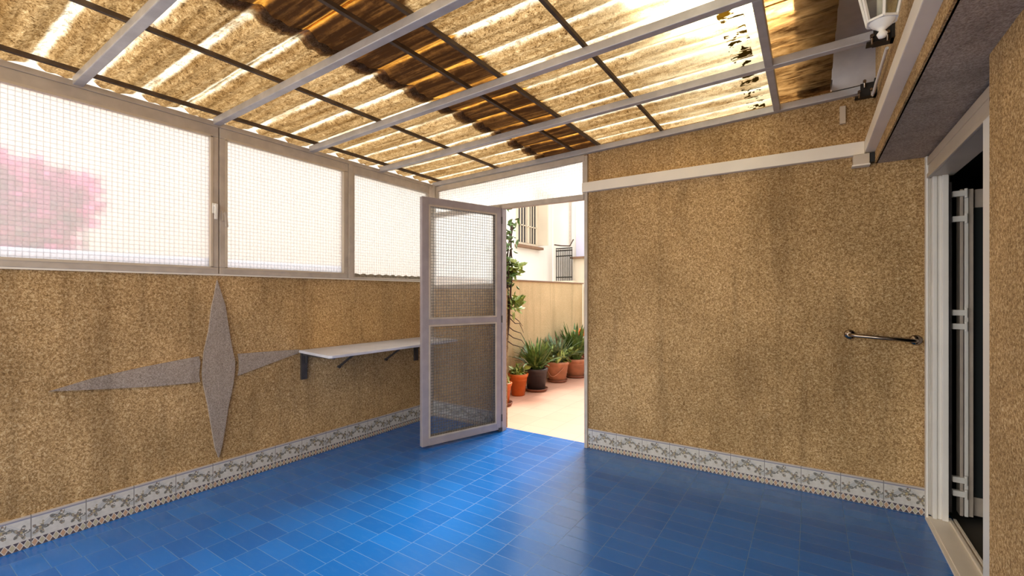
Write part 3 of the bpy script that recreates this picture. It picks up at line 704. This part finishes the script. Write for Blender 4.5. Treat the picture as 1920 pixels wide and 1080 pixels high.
MB().box(-5.0, 3.0, 9.26, 9.6, -.1, 4.6).build('wall', M['ext_white'], b)
MB().box(-4.36, -3.2, 9.16, 9.26, 1.83, 3.05).build('shutter', M['lavender'], b)
MB().box(-4.44, -3.2, 9.02, 9.26, 1.79, 1.83).build('ledge', M['coping'], b)
MB().box(-4.40, -3.2, 9.10, 9.26, -.1, 1.79).build('lower_wall', M['ext_cream'], b)
m = MB(); m.tube([(-4.54, 9.23, 2.1), (-4.54, 9.23, 3.3)], .022, 8); m.build('downpipe', M['alu'], b)
MB().box(-4.85, -4.35, 9.10, 9.26, 3.22, 3.27).build('awning_ledge', M['beige_metal'], b)
r = empty('balcony_railing', (-4.5, 9.0, 1.3), 'black iron balcony railing on the white building, seen through the doorway', 'railing')
x0, x1, yy = -4.74, -4.36, 8.95
for z in (1.38, 1.85, 1.97, 2.02): MB().box(x0-.01, x1+.01, yy-.012, yy+.012, z-.012, z+.012).build('rail', M['dark_iron'], r)
for k in range(9):
    x = x0+(x1-x0)*k/8; MB().tube([(x, yy, 1.30), (x, yy, 2.0)], .012, 6).build('baluster', M['dark_iron'], r)
MB().box(x0-.05, x1+.06, yy-.03, 9.26, 1.24, 1.30).build('balcony_slab', M['ext_cream'], r)
m = MB(); m.tube([(x0-.04, yy-.02, 2.11), (x0+.12, yy-.02, 2.08), (x1-.04, yy-.02, 2.06), (x1+.05, yy-.02, 2.20)], .014, 6); m.build('dry_branch', M['stem'], r)
# magenta flowering bush behind the leftmost window
fb = empty('flowering_bush', (-3.7, .6, 0), 'magenta flowering bush blurred behind the large left window', 'bush')
m = MB()
for k in range(6): m.tube([(-3.65, .35+.1*k, -.1), (-3.66+.02*k, .35+.1*k, .9), (-3.6, .25+.12*k, 1.62)], [.02, .014, .006], 6)
m.build('stems', M['stem'], fb)
pts = [(-3.62+rnd.uniform(-.12, .12), rnd.uniform(.15, .85), rnd.uniform(1.28, 1.76)) for _ in range(80)]
leafy(pts, 2600, .10, .03, seed=31).build('blossom', M['magenta'], fb)
leafy(pts, 60, .05, .03, seed=32).build('foliage', M['leaf'], fb)
ST(MB().box(-14, 10, -12, 16, -.2, -.1), 'ground', M['ext_cream'], 'pale ground outside around the patio', 'ground')

# ------------------------------------------------------------------ light, sky, camera
wd = bpy.data.worlds.new('Sky'); bpy.context.scene.world = wd; wd.use_nodes = True
nt = wd.node_tree; nt.nodes.clear()
out = nt.nodes.new('ShaderNodeOutputWorld'); bg = nt.nodes.new('ShaderNodeBackground')
tc = nt.nodes.new('ShaderNodeTexCoord'); sx = nt.nodes.new('ShaderNodeSeparateXYZ'); cr = nt.nodes.new('ShaderNodeValToRGB')
nt.links.new(tc.outputs['Generated'], sx.inputs[0]); nt.links.new(sx.outputs[2], cr.inputs[0])
cr.color_ramp.elements[0].color = (1.0, .96, .90, 1); cr.color_ramp.elements[1].color = (.86, .93, 1.0, 1)
nt.links.new(cr.outputs[0], bg.inputs[0])
mr = nt.nodes.new('ShaderNodeMapRange'); nt.links.new(sx.outputs[1], mr.inputs[0])      # sky behind the camera raised as added fill light for the room
mr.inputs[1].default_value = -1; mr.inputs[2].default_value = .3; mr.inputs[3].default_value = 3.2; mr.inputs[4].default_value = 1.2
nt.links.new(mr.outputs[0], bg.inputs[1])
nt.links.new(bg.outputs[0], out.inputs[0])
sun = bpy.data.lights.new('Sun', 'SUN'); sun.energy = 6.0; sun.angle = math.radians(25); sun.color = (1, .93, .82)
so = bpy.data.objects.new('Sun', sun); C.objects.link(so)
so.rotation_euler = Vector((-.10, .78, .66)).to_track_quat('Z', 'Y').to_euler()

cam = bpy.data.cameras.new('Camera'); co = bpy.data.objects.new('Camera', cam); C.objects.link(co)
cam.sensor_width = 36; cam.lens = 845/1920*36; cam.shift_y = 12/1920; cam.clip_start = .02; cam.clip_end = 200
co.location = (0, 0, S); co.rotation_euler = (PI/2, 0, math.atan(560/845))
sc = bpy.context.scene; sc.camera = co
sc.view_settings.view_transform = 'Standard'; sc.view_settings.look = 'None'; sc.view_settings.gamma = 1; sc.view_settings.exposure = 0.35
sc.cycles.max_bounces = 12; sc.cycles.transmission_bounces = 8; sc.cycles.diffuse_bounces = 6
for o in bpy.data.objects:
    if '_org' in o: del o['_org']
